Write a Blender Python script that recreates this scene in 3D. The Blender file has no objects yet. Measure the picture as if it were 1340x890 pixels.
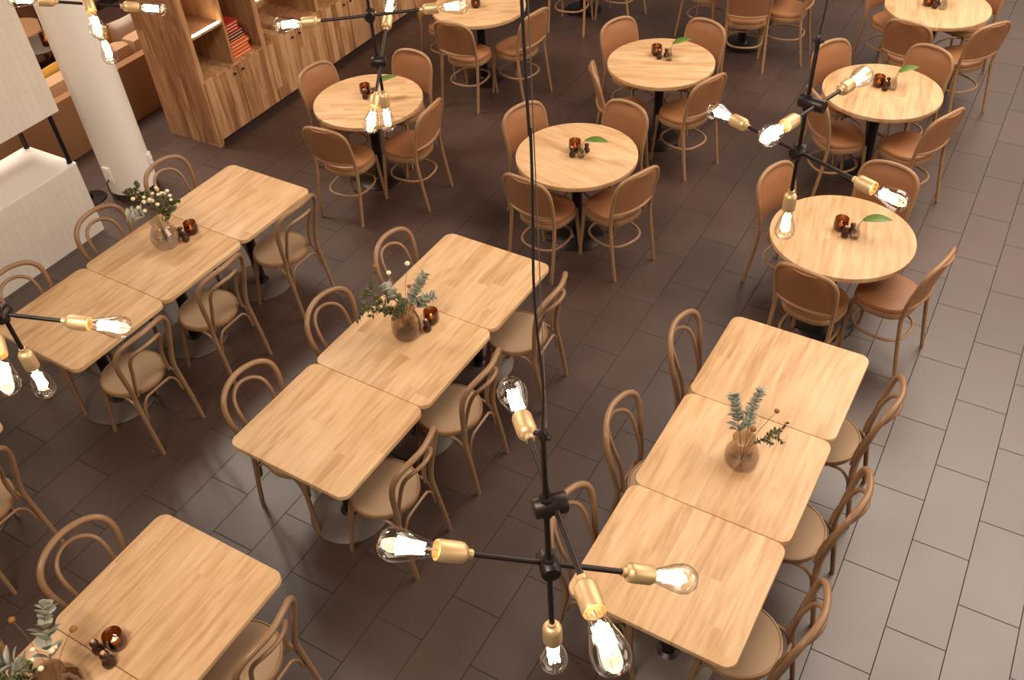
import bpy, bmesh, math, random
from mathutils import Vector, Matrix, Quaternion
random.seed(7)
C = bpy.context.scene.collection
PI = math.pi

# ------------------------------------------------------------------ materials
def lin(c):
    c = c / 255.0
    return c / 12.92 if c <= 0.04045 else ((c + 0.055) / 1.055) ** 2.4
def rgb(r, g, b): return (lin(r), lin(g), lin(b), 1.0)

def new_mat(name):
    m = bpy.data.materials.new(name); m.use_nodes = True
    nt = m.node_tree
    return m, nt, nt.nodes['Principled BSDF']
def N(nt, t, **kw):
    n = nt.nodes.new(t)
    for k, v in kw.items(): setattr(n, k, v)
    return n
def plain(name, col, rough=0.5, metal=0.0, spec=0.5, noise=0.0, nscale=40.0, bump=0.0, bscale=200.0):
    m, nt, b = new_mat(name)
    b.inputs['Base Color'].default_value = col
    b.inputs['Roughness'].default_value = rough
    b.inputs['Metallic'].default_value = metal
    b.inputs['Specular IOR Level'].default_value = spec
    tc = N(nt, 'ShaderNodeTexCoord')
    if noise > 0:
        nz = N(nt, 'ShaderNodeTexNoise'); nz.inputs['Scale'].default_value = nscale; nz.inputs['Detail'].default_value = 4
        nt.links.new(tc.outputs['Object'], nz.inputs['Vector'])
        mx = N(nt, 'ShaderNodeMix', data_type='RGBA')
        mx.inputs['A'].default_value = tuple(c * (1 - noise) for c in col[:3]) + (1,)
        mx.inputs['B'].default_value = tuple(min(1, c * (1 + noise)) for c in col[:3]) + (1,)
        nt.links.new(nz.outputs['Fac'], mx.inputs['Factor'])
        nt.links.new(mx.outputs['Result'], b.inputs['Base Color'])
    if bump > 0:
        n2 = N(nt, 'ShaderNodeTexNoise'); n2.inputs['Scale'].default_value = bscale; n2.inputs['Detail'].default_value = 3
        nt.links.new(tc.outputs['Object'], n2.inputs['Vector'])
        bp = N(nt, 'ShaderNodeBump'); bp.inputs['Strength'].default_value = bump; bp.inputs['Distance'].default_value = 0.002
        nt.links.new(n2.outputs['Fac'], bp.inputs['Height'])
        nt.links.new(bp.outputs['Normal'], b.inputs['Normal'])
    return m

def wood(name, light, mid, dark, stave=0.085, across='X', along='Y', rough=0.42, contrast=1.0, board=0.11):
    """plank wood: staves laid side by side, grain stretched along one object axis"""
    m, nt, b = new_mat(name)
    L = nt.links.new
    tc = N(nt, 'ShaderNodeTexCoord'); sp = N(nt, 'ShaderNodeSeparateXYZ'); oi = N(nt, 'ShaderNodeObjectInfo')
    L(tc.outputs['Object'], sp.inputs['Vector'])
    dv = N(nt, 'ShaderNodeMath', operation='DIVIDE'); dv.inputs[1].default_value = stave
    L(sp.outputs[across], dv.inputs[0])
    ad = N(nt, 'ShaderNodeMath', operation='MULTIPLY_ADD'); ad.inputs[1].default_value = 37.0
    L(oi.outputs['Random'], ad.inputs[0]); L(dv.outputs[0], ad.inputs[2])
    fl = N(nt, 'ShaderNodeMath', operation='FLOOR'); L(ad.outputs[0], fl.inputs[0])
    # boards of random length along the grain
    wn0 = N(nt, 'ShaderNodeTexWhiteNoise', noise_dimensions='1D'); L(fl.outputs[0], wn0.inputs['W'])
    sh = N(nt, 'ShaderNodeMath', operation='MULTIPLY_ADD'); sh.inputs[1].default_value = 5.0
    L(wn0.outputs['Value'], sh.inputs[0]); L(sp.outputs[along], sh.inputs[2])
    d2 = N(nt, 'ShaderNodeMath', operation='DIVIDE'); d2.inputs[1].default_value = 1.6; L(sh.outputs[0], d2.inputs[0])
    f2 = N(nt, 'ShaderNodeMath', operation='FLOOR'); L(d2.outputs[0], f2.inputs[0])
    cb = N(nt, 'ShaderNodeCombineXYZ'); L(fl.outputs[0], cb.inputs['X']); L(f2.outputs[0], cb.inputs['Y'])
    wn = N(nt, 'ShaderNodeTexWhiteNoise', noise_dimensions='2D'); L(cb.outputs[0], wn.inputs['Vector'])
    # grain
    mp = N(nt, 'ShaderNodeMapping')
    sc = {'X': 30.0, 'Y': 30.0, 'Z': 30.0}; sc[along] = 2.2
    mp.inputs['Scale'].default_value = (sc['X'], sc['Y'], sc['Z'])
    of = N(nt, 'ShaderNodeVectorMath', operation='ADD'); L(tc.outputs['Object'], of.inputs[0])
    ov = N(nt, 'ShaderNodeVectorMath', operation='SCALE'); ov.inputs['Scale'].default_value = 7.0
    L(wn.outputs['Color'], ov.inputs[0]); L(ov.outputs[0], of.inputs[1]); L(of.outputs[0], mp.inputs['Vector'])
    g1 = N(nt, 'ShaderNodeTexNoise'); g1.inputs['Scale'].default_value = 1.0; g1.inputs['Detail'].default_value = 6; g1.inputs['Distortion'].default_value = 0.8
    L(mp.outputs[0], g1.inputs['Vector'])
    mp2 = N(nt, 'ShaderNodeMapping'); s2 = {'X': 8.0, 'Y': 8.0, 'Z': 8.0}; s2[along] = 1.6
    mp2.inputs['Scale'].default_value = (s2['X'], s2['Y'], s2['Z']); L(of.outputs[0], mp2.inputs['Vector'])
    g2 = N(nt, 'ShaderNodeTexNoise'); g2.inputs['Scale'].default_value = 1.0; g2.inputs['Detail'].default_value = 3; g2.inputs['Distortion'].default_value = 1.5
    L(mp2.outputs[0], g2.inputs['Vector'])
    a1 = N(nt, 'ShaderNodeMath', operation='MULTIPLY'); a1.inputs[1].default_value = 0.60 * contrast; L(g1.outputs['Fac'], a1.inputs[0])
    a2 = N(nt, 'ShaderNodeMath', operation='MULTIPLY_ADD'); a2.inputs[1].default_value = 0.55 * contrast; L(g2.outputs['Fac'], a2.inputs[0]); L(a1.outputs[0], a2.inputs[2])
    a3 = N(nt, 'ShaderNodeMath', operation='MULTIPLY_ADD'); a3.inputs[1].default_value = board; L(wn.outputs['Value'], a3.inputs[0]); L(a2.outputs[0], a3.inputs[2])
    rp = N(nt, 'ShaderNodeValToRGB')
    e = rp.color_ramp.elements
    e[0].position = 0.34; e[0].color = dark
    e[1].position = 0.84; e[1].color = light
    k = e.new(0.58); k.color = mid
    L(a3.outputs[0], rp.inputs['Fac'])
    L(rp.outputs['Color'], b.inputs['Base Color'])
    b.inputs['Roughness'].default_value = rough
    return m

M = {}
M['oak'] = wood('pale_oak_top', rgb(221, 187, 149), rgb(203, 164, 120), rgb(168, 125, 83), 0.088, 'X', 'Y', 0.48, 0.9)
M['oak_edge'] = plain('oak_edge_band', rgb(176, 126, 82), 0.5, noise=0.12, nscale=25)
M['cab_side'] = wood('weathered_oak_side', rgb(204, 158, 114), rgb(162, 113, 73), rgb(98, 62, 38), 0.10, 'X', 'Z', 0.5, 0.9, 0.28)
M['cab'] = wood('weathered_oak_front', rgb(204, 158, 114), rgb(162, 113, 73), rgb(98, 62, 38), 0.085, 'Y', 'Z', 0.5, 0.9, 0.28)
M['cab_pale'] = wood('pale_oak_panel', rgb(214, 172, 128), rgb(192, 146, 102), rgb(150, 106, 68), 0.09, 'Y', 'Z', 0.5, 0.8)
M['beech'] = plain('bent_beech', rgb(142, 108, 77), 0.38, noise=0.16, nscale=9)
M['beech_light'] = plain('light_bent_beech', rgb(156, 119, 84), 0.4, noise=0.14, nscale=9)
M['seat_weave'] = plain('woven_seat_panel', rgb(168, 139, 110), 0.75, noise=0.2, nscale=260, bump=0.4, bscale=500)
M['leather'] = plain('tan_leather', rgb(154, 104, 67), 0.5, noise=0.16, nscale=7, bump=0.15, bscale=160)
M['black'] = plain('black_metal', rgb(42, 34, 32), 0.38, metal=0.6)
M['base_metal'] = plain('dark_base_plate', rgb(88, 75, 67), 0.5, metal=0.15, noise=.1, nscale=60)
M['rod'] = plain('blackened_steel', rgb(48, 38, 36), 0.4, metal=0.5)
M['steel'] = plain('thin_steel_wire', rgb(190, 180, 172), 0.3, metal=0.9)
M['brass'] = plain('brushed_brass', rgb(224, 190, 142), 0.45, metal=0.6)
M['white'] = plain('warm_white_paint', rgb(240, 231, 221), 0.6, noise=0.02, nscale=20)
M['white_top'] = plain('white_counter_top', rgb(242, 236, 230), 0.35)
M['plastic'] = plain('white_plastic', rgb(238, 232, 224), 0.35)
M['sofa'] = plain('tan_sofa_fabric', rgb(150, 108, 72), 0.85, noise=0.14, nscale=90, bump=0.4, bscale=350)
M['sofa_light'] = plain('light_sofa_fabric', rgb(190, 152, 116), 0.85, noise=0.1, nscale=90, bump=0.4, bscale=350)
M['mustard'] = plain('mustard_cloth', rgb(196, 144, 56), 0.85, noise=0.1, nscale=60)
M['cream'] = plain('cream_cloth', rgb(224, 212, 200), 0.85, noise=0.06, nscale=60)
M['wood_dark'] = plain('dark_brown_wood', rgb(92, 60, 40), 0.45, noise=0.2, nscale=12)
M['crate'] = plain('raw_pine', rgb(214, 170, 112), 0.6, noise=0.15, nscale=14)
M['shaker'] = plain('dark_brown_turned_wood', rgb(60, 34, 26), 0.28, noise=0.1, nscale=20)
M['cork'] = plain('pale_cork', rgb(206, 160, 112), 0.7, noise=0.1, nscale=80)
M['wax'] = plain('candle_wax', rgb(250, 236, 200), 0.5)
M['leaf_green'] = plain('glossy_green_leaf', rgb(92, 116, 50), 0.4, noise=0.2, nscale=30)
M['leaf_blue'] = plain('silvery_eucalyptus', rgb(172, 172, 156), 0.6, noise=0.15, nscale=30)
M['leaf_olive'] = plain('olive_leaf', rgb(92, 92, 54), 0.55, noise=0.25, nscale=30)
M['stem'] = plain('plant_stem', rgb(120, 98, 62), 0.6)
M['flower'] = plain('cream_buds', rgb(238, 226, 190), 0.6, noise=0.05, nscale=60)
M['seed'] = plain('rust_seedhead', rgb(150, 98, 52), 0.8, noise=0.3, nscale=120, bump=0.6, bscale=300)
M['book_red'] = plain('red_book_cover', rgb(176, 46, 34), 0.5)
M['book_maroon'] = plain('maroon_book_cover', rgb(104, 36, 32), 0.5)
M['book_orange'] = plain('orange_book_cover', rgb(212, 92, 40), 0.5)
M['pages'] = plain('book_pages', rgb(232, 214, 186), 0.8)
M['foil'] = plain('pale_spine_band', rgb(236, 190, 140), 0.4)
M['ceil'] = plain('dark_ceiling_paint', rgb(120, 100, 88), 0.8)
M['wall'] = plain('brown_wall_paint', rgb(120, 92, 72), 0.8)
M['dark'] = plain('dark_recess', rgb(58, 42, 36), 0.6)
M['cable'] = plain('black_cable', rgb(36, 28, 26), 0.5)

def emit(name, col, s):
    m = bpy.data.materials.new(name); m.use_nodes = True; nt = m.node_tree; nt.nodes.clear()
    o = N(nt, 'ShaderNodeOutputMaterial'); e = N(nt, 'ShaderNodeEmission')
    e.inputs['Color'].default_value = col; e.inputs['Strength'].default_value = s
    nt.links.new(e.outputs[0], o.inputs['Surface']); return m
M['filament'] = emit('glowing_filament', (1.0, 0.76, 0.48, 1), 30.0)
M['led'] = emit('led_strip_light', (1.0, 0.80, 0.55, 1), 30.0)
M['flame'] = emit('candle_flame', (1.0, 0.66, 0.28, 1), 3.5)

def glass(name, tint, gloss=0.12, rough=0.03, edge=0.7, power=2.6):
    """thin clear or tinted glass: see-through with a fresnel gloss"""
    m = bpy.data.materials.new(name); m.use_nodes = True; nt = m.node_tree; nt.nodes.clear()
    o = N(nt, 'ShaderNodeOutputMaterial'); t = N(nt, 'ShaderNodeBsdfTransparent'); g = N(nt, 'ShaderNodeBsdfGlossy')
    t.inputs['Color'].default_value = tint; g.inputs['Roughness'].default_value = rough
    fr = N(nt, 'ShaderNodeLayerWeight'); fr.inputs['Blend'].default_value = 0.5
    pw = N(nt, 'ShaderNodeMath', operation='POWER'); pw.inputs[1].default_value = power
    nt.links.new(fr.outputs['Facing'], pw.inputs[0])
    a = N(nt, 'ShaderNodeMath', operation='MULTIPLY_ADD'); a.inputs[1].default_value = edge; a.inputs[2].default_value = gloss
    a.use_clamp = True
    nt.links.new(pw.outputs[0], a.inputs[0])
    mx = N(nt, 'ShaderNodeMixShader'); nt.links.new(a.outputs[0], mx.inputs['Fac'])
    nt.links.new(t.outputs[0], mx.inputs[1]); nt.links.new(g.outputs[0], mx.inputs[2]); nt.links.new(mx.outputs[0], o.inputs['Surface'])
    return m
M['bulb_glass'] = glass('clear_bulb_glass', (0.995, 0.98, 0.95, 1), 0.05, 0.04, 0.75, 2.0)
M['smoke'] = glass('smoked_vase_glass', (0.82, 0.75, 0.70, 1), 0.08)
M['clear'] = glass('clear_vase_glass', (0.93, 0.91, 0.88, 1), 0.09)
M['amber'] = glass('amber_glass', (0.50, 0.27, 0.10, 1), 0.06)
M['water'] = glass('vase_water', (0.95, 0.92, 0.88, 1), 0.01)

def tiles_floor():
    m, nt, b = new_mat('dark_stone_floor_tiles'); L = nt.links.new
    tc = N(nt, 'ShaderNodeTexCoord'); sp = N(nt, 'ShaderNodeSeparateXYZ'); L(tc.outputs['Object'], sp.inputs[0])
    sx = N(nt, 'ShaderNodeMath', operation='SUBTRACT'); sx.inputs[1].default_value = 3.585 - 0.5985 * 20; L(sp.outputs['Y'], sx.inputs[0])
    sy = N(nt, 'ShaderNodeMath', operation='SUBTRACT'); sy.inputs[1].default_value = -0.081 - 0.2955 * 60; L(sp.outputs['X'], sy.inputs[0])
    cb = N(nt, 'ShaderNodeCombineXYZ'); L(sx.outputs[0], cb.inputs['X']); L(sy.outputs[0], cb.inputs['Y'])
    br = N(nt, 'ShaderNodeTexBrick'); br.offset = 0.5; br.offset_frequency = 2; br.squash = 1.0
    br.inputs['Scale'].default_value = 1.0; br.inputs['Mortar Size'].default_value = 0.0028; br.inputs['Mortar Smooth'].default_value = 0.2
    br.inputs['Bias'].default_value = 0.0
    br.inputs['Brick Width'].default_value = 0.5985; br.inputs['Row Height'].default_value = 0.2955
    br.inputs['Color1'].default_value = rgb(63, 44, 37); br.inputs['Color2'].default_value = rgb(70, 50, 42)
    br.inputs['Mortar'].default_value = rgb(34, 23, 19)
    L(cb.outputs[0], br.inputs['Vector'])
    nz = N(nt, 'ShaderNodeTexNoise'); nz.inputs['Scale'].default_value = 90.0; nz.inputs['Detail'].default_value = 5; L(tc.outputs['Object'], nz.inputs['Vector'])
    n2 = N(nt, 'ShaderNodeTexNoise'); n2.inputs['Scale'].default_value = 2.2; n2.inputs['Detail'].default_value = 4; L(tc.outputs['Object'], n2.inputs['Vector'])
    ad = N(nt, 'ShaderNodeMath', operation='ADD'); L(nz.outputs['Fac'], ad.inputs[0]); L(n2.outputs['Fac'], ad.inputs[1])
    mr = N(nt, 'ShaderNodeMapRange'); mr.inputs['From Min'].default_value = 0.6; mr.inputs['From Max'].default_value = 1.4; mr.inputs['To Min'].default_value = 0.82; mr.inputs['To Max'].default_value = 1.18
    L(ad.outputs[0], mr.inputs['Value'])
    ml = N(nt, 'ShaderNodeVectorMath', operation='SCALE'); L(br.outputs['Color'], ml.inputs[0]); L(mr.outputs[0], ml.inputs['Scale'])
    L(ml.outputs[0], b.inputs['Base Color'])
    rr = N(nt, 'ShaderNodeMapRange'); rr.inputs['To Min'].default_value = 0.34; rr.inputs['To Max'].default_value = 0.46; L(n2.outputs['Fac'], rr.inputs['Value'])
    gr = N(nt, 'ShaderNodeMath', operation='MULTIPLY_ADD'); gr.inputs[1].default_value = 0.25; L(br.outputs['Fac'], gr.inputs[0]); L(rr.outputs[0], gr.inputs[2])
    L(gr.outputs[0], b.inputs['Roughness'])
    gs = N(nt, 'ShaderNodeMath', operation='MULTIPLY_ADD'); gs.inputs[1].default_value = -0.65; gs.inputs[2].default_value = 1.0; L(br.outputs['Fac'], gs.inputs[0])
    L(gs.outputs[0], b.inputs['Specular IOR Level'])
    bp = N(nt, 'ShaderNodeBump'); bp.inputs['Strength'].default_value = 0.6; bp.inputs['Distance'].default_value = 0.002; bp.invert = True
    L(br.outputs['Fac'], bp.inputs['Height'])
    b2 = N(nt, 'ShaderNodeBump'); b2.inputs['Strength'].default_value = 0.12; b2.inputs['Distance'].default_value = 0.001
    L(nz.outputs['Fac'], b2.inputs['Height']); L(bp.outputs[0], b2.inputs['Normal']); L(b2.outputs[0], b.inputs['Normal'])
    return m
M['floor'] = tiles_floor()

def wall_tiles():
    m, nt, b = new_mat('stacked_white_wall_tiles'); L = nt.links.new
    tc = N(nt, 'ShaderNodeTexCoord'); sp = N(nt, 'ShaderNodeSeparateXYZ'); L(tc.outputs['Object'], sp.inputs[0])
    ax = N(nt, 'ShaderNodeMath', operation='ADD'); L(sp.outputs['X'], ax.inputs[0]); L(sp.outputs['Y'], ax.inputs[1])
    cb = N(nt, 'ShaderNodeCombineXYZ'); L(ax.outputs[0], cb.inputs['X']); L(sp.outputs['Z'], cb.inputs['Y'])
    br = N(nt, 'ShaderNodeTexBrick'); br.offset = 0.0; br.squash = 1.0
    br.inputs['Scale'].default_value = 1.0; br.inputs['Mortar Size'].default_value = 0.0013; br.inputs['Brick Width'].default_value = 0.062; br.inputs['Row Height'].default_value = 0.245
    br.inputs['Color1'].default_value = rgb(226, 214, 200); br.inputs['Color2'].default_value = rgb(230, 219, 206); br.inputs['Mortar'].default_value = rgb(210, 196, 181)
    L(cb.outputs[0], br.inputs['Vector']); L(br.outputs['Color'], b.inputs['Base Color'])
    b.inputs['Roughness'].default_value = 0.35
    bp = N(nt, 'ShaderNodeBump'); bp.inputs['Strength'].default_value = 0.4; bp.inputs['Distance'].default_value = 0.002; bp.invert = True
    L(br.outputs['Fac'], bp.inputs['Height']); L(bp.outputs[0], b.inputs['Normal'])
    return m
M['wall_tiles'] = wall_tiles()

def patterned():
    m, nt, b = new_mat('striped_cushion_cloth'); L = nt.links.new
    tc = N(nt, 'ShaderNodeTexCoord'); w = N(nt, 'ShaderNodeTexWave'); w.bands_direction = 'Y'; w.inputs['Scale'].default_value = 9.0; w.inputs['Distortion'].default_value = 3.0
    L(tc.outputs['Object'], w.inputs['Vector'])
    rp = N(nt, 'ShaderNodeValToRGB'); rp.color_ramp.elements[0].color = rgb(92, 74, 60); rp.color_ramp.elements[1].color = rgb(222, 204, 184); rp.color_ramp.elements[0].position = .35; rp.color_ramp.elements[1].position = .6
    L(w.outputs['Fac'], rp.inputs['Fac']); L(rp.outputs['Color'], b.inputs['Base Color']); b.inputs['Roughness'].default_value = 0.85
    return m
M['pattern'] = patterned()

# ------------------------------------------------------------------ mesh helpers
def obj(name, bm, mat, parent=None, smooth=True, loc=None):
    bmesh.ops.recalc_face_normals(bm, faces=bm.faces)
    me = bpy.data.meshes.new(name); bm.to_mesh(me); bm.free()
    if mat: me.materials.append(M[mat] if isinstance(mat, str) else mat)
    if smooth:
        for p in me.polygons: p.use_smooth = True
        me.set_sharp_from_angle(angle=math.radians(42))
    o = bpy.data.objects.new(name, me); C.objects.link(o)
    if parent: o.parent = parent
    if loc: o.location = loc
    return o
def thing(name, label, cat, loc=(0, 0, 0), rotz=0, group=None):
    o = bpy.data.objects.new(name, None); C.objects.link(o); o.empty_display_size = 0.1
    o.location = loc; o.rotation_euler = (0, 0, rotz); o['label'] = label; o['category'] = cat
    if group: o['group'] = group
    return o
def tag(o, label, cat, group=None):
    o['label'] = label; o['category'] = cat
    if group: o['group'] = group
    return o
def struct(name, bm, mat, smooth=False):
    o = obj(name, bm, mat, smooth=smooth); o['kind'] = 'structure'; return o
def dup(root, loc, rotz, label, group=None):
    r = root.copy(); C.objects.link(r); r.location = loc; r.rotation_euler = (0, 0, rotz)
    r['label'] = label
    if group: r['group'] = group
    for ch in root.children:
        c = ch.copy(); C.objects.link(c); c.parent = r
        for g in ch.children:
            d = g.copy(); C.objects.link(d); d.parent = c
    return r

def loft(bm, rings, cap0=True, cap1=True, closed=True):
    vr = [[bm.verts.new(p) for p in r] for r in rings]
    for a, b in zip(vr[:-1], vr[1:]):
        n = len(a)
        for i in range(n if closed else n - 1):
            j = (i + 1) % n
            bm.faces.new((a[i], a[j], b[j], b[i]))
    if cap0: bm.faces.new(list(reversed(vr[0])))
    if cap1: bm.faces.new(vr[-1])
    return vr
def lathe(bm, prof, n=24, cx=0, cy=0, cap0=True, cap1=True):
    rings = [[(cx + max(r, 1e-4) * math.cos(2 * PI * i / n), cy + max(r, 1e-4) * math.sin(2 * PI * i / n), z) for i in range(n)] for r, z in prof]
    return loft(bm, rings, cap0, cap1)
def lathe_axis(bm, prof, A, d, n=20, cap0=True, cap1=True):
    """profile (radius, distance) revolved about the axis from A along d"""
    d = Vector(d).normalized(); q = Vector((0, 0, 1)).rotation_difference(d); A = Vector(A)
    rings = [[A + q @ Vector((max(r, 1e-4) * math.cos(2 * PI * i / n), max(r, 1e-4) * math.sin(2 * PI * i / n), s)) for i in range(n)] for r, s in prof]
    return loft(bm, rings, cap0, cap1)
def spline(pts, k=6):
    P = [Vector(p) for p in pts]; out = []
    for i in range(len(P) - 1):
        p0 = P[max(i - 1, 0)]; p1 = P[i]; p2 = P[i + 1]; p3 = P[min(i + 2, len(P) - 1)]
        for s in range(k):
            t = s / k
            out.append(0.5 * ((2 * p1) + (-p0 + p2) * t + (2 * p0 - 5 * p1 + 4 * p2 - p3) * t * t + (-p0 + 3 * p1 - 3 * p2 + p3) * t ** 3))
    out.append(P[-1]); return out
def tube(bm, pts, r, n=8, closed=False, flat=1.0, cap=True):
    """tube along points; r is a number or a function of t in [0,1]; flat squashes the second axis"""
    P = [Vector(p) for p in pts]; m = len(P)
    if closed: T = [(P[(i + 1) % m] - P[i - 1]).normalized() for i in range(m)]
    else: T = [(P[min(i + 1, m - 1)] - P[max(i - 1, 0)]).normalized() for i in range(m)]
    u = T[0].orthogonal().normalized()
    if abs(T[0].z) < 0.9: u = (Vector((0, 0, 1)) - T[0] * T[0].z).normalized()
    rings = []
    for i in range(m):
        if i > 0:
            q = T[i - 1].rotation_difference(T[i]); u = q @ u; u = (u - T[i] * u.dot(T[i])).normalized()
        v = T[i].cross(u); rr = r(i / (m - 1)) if callable(r) else r
        rings.append([P[i] + u * math.cos(2 * PI * k / n) * rr * flat + v * math.sin(2 * PI * k / n) * rr for k in range(n)])
    if closed:
        rings.append(rings[0]); vr = [[bm.verts.new(p) for p in rg] for rg in rings[:-1]]; vr.append(vr[0])
        for a, b in zip(vr[:-1], vr[1:]):
            for i in range(n): bm.faces.new((a[i], a[(i + 1) % n], b[(i + 1) % n], b[i]))
    else: loft(bm, rings, cap, cap)
def box(bm, x0, x1, y0, y1, z0, z1, bev=0.0):
    r = bmesh.ops.create_cube(bm, size=1.0, matrix=Matrix.Translation(((x0 + x1) / 2, (y0 + y1) / 2, (z0 + z1) / 2)) @ Matrix.Diagonal((x1 - x0, y1 - y0, z1 - z0, 1)))
    if bev > 0:
        es = list({e for v in r['verts'] for e in v.link_edges})
        bmesh.ops.bevel(bm, geom=es, offset=bev, segments=2, affect='EDGES', profile=0.6)
def rrect(w, l, r, n=6):
    pts = []
    for cx, cy, a0 in ((w / 2 - r, l / 2 - r, 0), (-w / 2 + r, l / 2 - r, 90), (-w / 2 + r, -l / 2 + r, 180), (w / 2 - r, -l / 2 + r, 270)):
        for i in range(n + 1):
            a = math.radians(a0 + 90 * i / n); pts.append((cx + r * math.cos(a), cy + r * math.sin(a)))
    return pts
def supere(a, b, p, n=40):
    out = []
    for i in range(n):
        t = 2 * PI * i / n; c, s = math.cos(t), math.sin(t)
        out.append((a * math.copysign(abs(c) ** (2 / p), c), b * math.copysign(abs(s) ** (2 / p), s)))
    return out
def ball(bm, c, r, seg=12, rings=8, sz=(1, 1, 1)):
    bmesh.ops.create_uvsphere(bm, u_segments=seg, v_segments=rings, radius=r, matrix=Matrix.Translation(c) @ Matrix.Diagonal((*sz, 1)))

# ------------------------------------------------------------------ the setting
bm = bmesh.new(); box(bm, -13.0, 6.0, -2.0, 17.0, -0.1, 0.0); struct('floor', bm, 'floor')
bm = bmesh.new(); box(bm, -13.0, 6.0, -2.0, 17.0, 7.0, 7.15); struct('ceiling', bm, 'ceil')
bm = bmesh.new(); box(bm, -11.2, -11.0, -2.0, 17.0, 0.0, 7.0); struct('wall_left', bm, 'wall')

# round white column with its dark plinth
bm = bmesh.new(); lathe(bm, [(0.205, 0.07), (0.205, 7.0)], 48, -6.565, 4.215); o = struct('column', bm, 'white', True)
bm = bmesh.new(); lathe(bm, [(0.19, 0.0), (0.19, 0.0695)], 48, -6.565, 4.215); o2 = struct('baseboard_column', bm, 'dark', True)

# ------------------------------------------------------------------ rectangular tables
TW, TL, TZ = 0.792, 0.7035, 0.75
def make_table():
    t = thing('dining_table', '', 'table', (0, 0, 0), 0, None)
    bm = bmesh.new(); rg = []
    for ins, z in ((0.004, 0.718), (0.0, 0.722), (0.0, 0.7465), (0.0012, 0.749), (0.004, 0.75)):
        rg.append([(x, y, z) for x, y in rrect(TW - 2 * ins, TL - 0.003 - 2 * ins, 0.055 - ins)])
    loft(bm, rg); top = obj('tabletop', bm, 'oak', t)
    bm = bmesh.new(); lathe(bm, [(0.052, 0.66), (0.036, 0.655), (0.036, 0.035), (0.06, 0.022)], 20); obj('column', bm, 'black', t)
    bm = bmesh.new(); lathe(bm, [(0.237, 0.0), (0.240, 0.004), (0.234, 0.010), (0.05, 0.022)], 48); obj('base_plate', bm, 'base_metal', t)
    bm = bmesh.new()
    for a in (45, 135):
        c = math.cos(math.radians(a)); s = math.sin(math.radians(a))
        tube(bm, [(-0.30 * c, -0.30 * s, 0.712), (-0.05 * c, -0.05 * s, 0.68), (0.05 * c, 0.05 * s, 0.68), (0.30 * c, 0.30 * s, 0.712)], 0.012, 8)
    lathe(bm, [(0.06, 0.655), (0.06, 0.7175)], 16); obj('bracket', bm, 'black', t)
    return t
table0 = make_table(); used_t = [False]
ROW = {  # left edge x, far edge y, skew, how the row is called, number of tables
 'D': (-1.0798, 4.0975, -0.0125, 'right-hand row', 3),
 'C': (-3.0560, 4.0540, -0.0205, 'middle row', 3),
 'B': (-5.0302, 4.0695, -0.0225, 'left-hand row beside the tiled counter', 3),
 'A': (-3.0796, 1.4551, 0.0065, 'bottom left row', 2),
 'E': (-5.1050, 1.4730, 0.0, 'cropped row at the left picture edge', 1),
}
POSN = {3: ('farthest', 'middle', 'nearest'), 2: ('farther', 'nearer'), 1: ('only visible',)}
TDESC = {
 'D0': 'square pale oak table at the far end of the right-hand row, nothing on it',
 'D1': 'square pale oak table in the centre of the right-hand row, under the eucalyptus vase',
 'D2': 'square pale oak table at the near end of the right-hand row',
 'C0': 'square pale oak table at the far end of the middle row',
 'C1': 'square pale oak table in the centre of the middle row',
 'C2': 'square pale oak table at the near end of the middle row, empty top',
 'B0': 'square pale oak table at the far end of the left-hand row near the cabinet',
 'B1': 'square pale oak table in the centre of the left-hand row',
 'B2': 'square pale oak table at the near end of the left-hand row, beneath a bulb',
 'A0': 'large foreground oak table at bottom left with amber candle near its edge',
 'A1': 'oak table cut by the bottom left corner under the big eucalyptus bouquet',
 'E0': 'oak table of which only one rounded corner shows at the left edge',
}
TPOS = {}
for k, (lx, fy, th, nm, cnt) in ROW.items():
    for i in range(cnt):
        u = TW / 2; v = -(i + 0.5) * TL
        x = lx + u * math.cos(th) - v * math.sin(th); y = fy + u * math.sin(th) + v * math.cos(th)
        TPOS[k + str(i)] = (x, y)
        lab = TDESC[k + str(i)]
        if not used_t[0]:
            used_t[0] = True; o = table0; o.location = (x, y, 0); o.rotation_euler.z = th; o['label'] = lab
        else: o = dup(table0, (x, y, 0), th, lab)
        o['group'] = 'square oak tables pushed together in rows'

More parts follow.
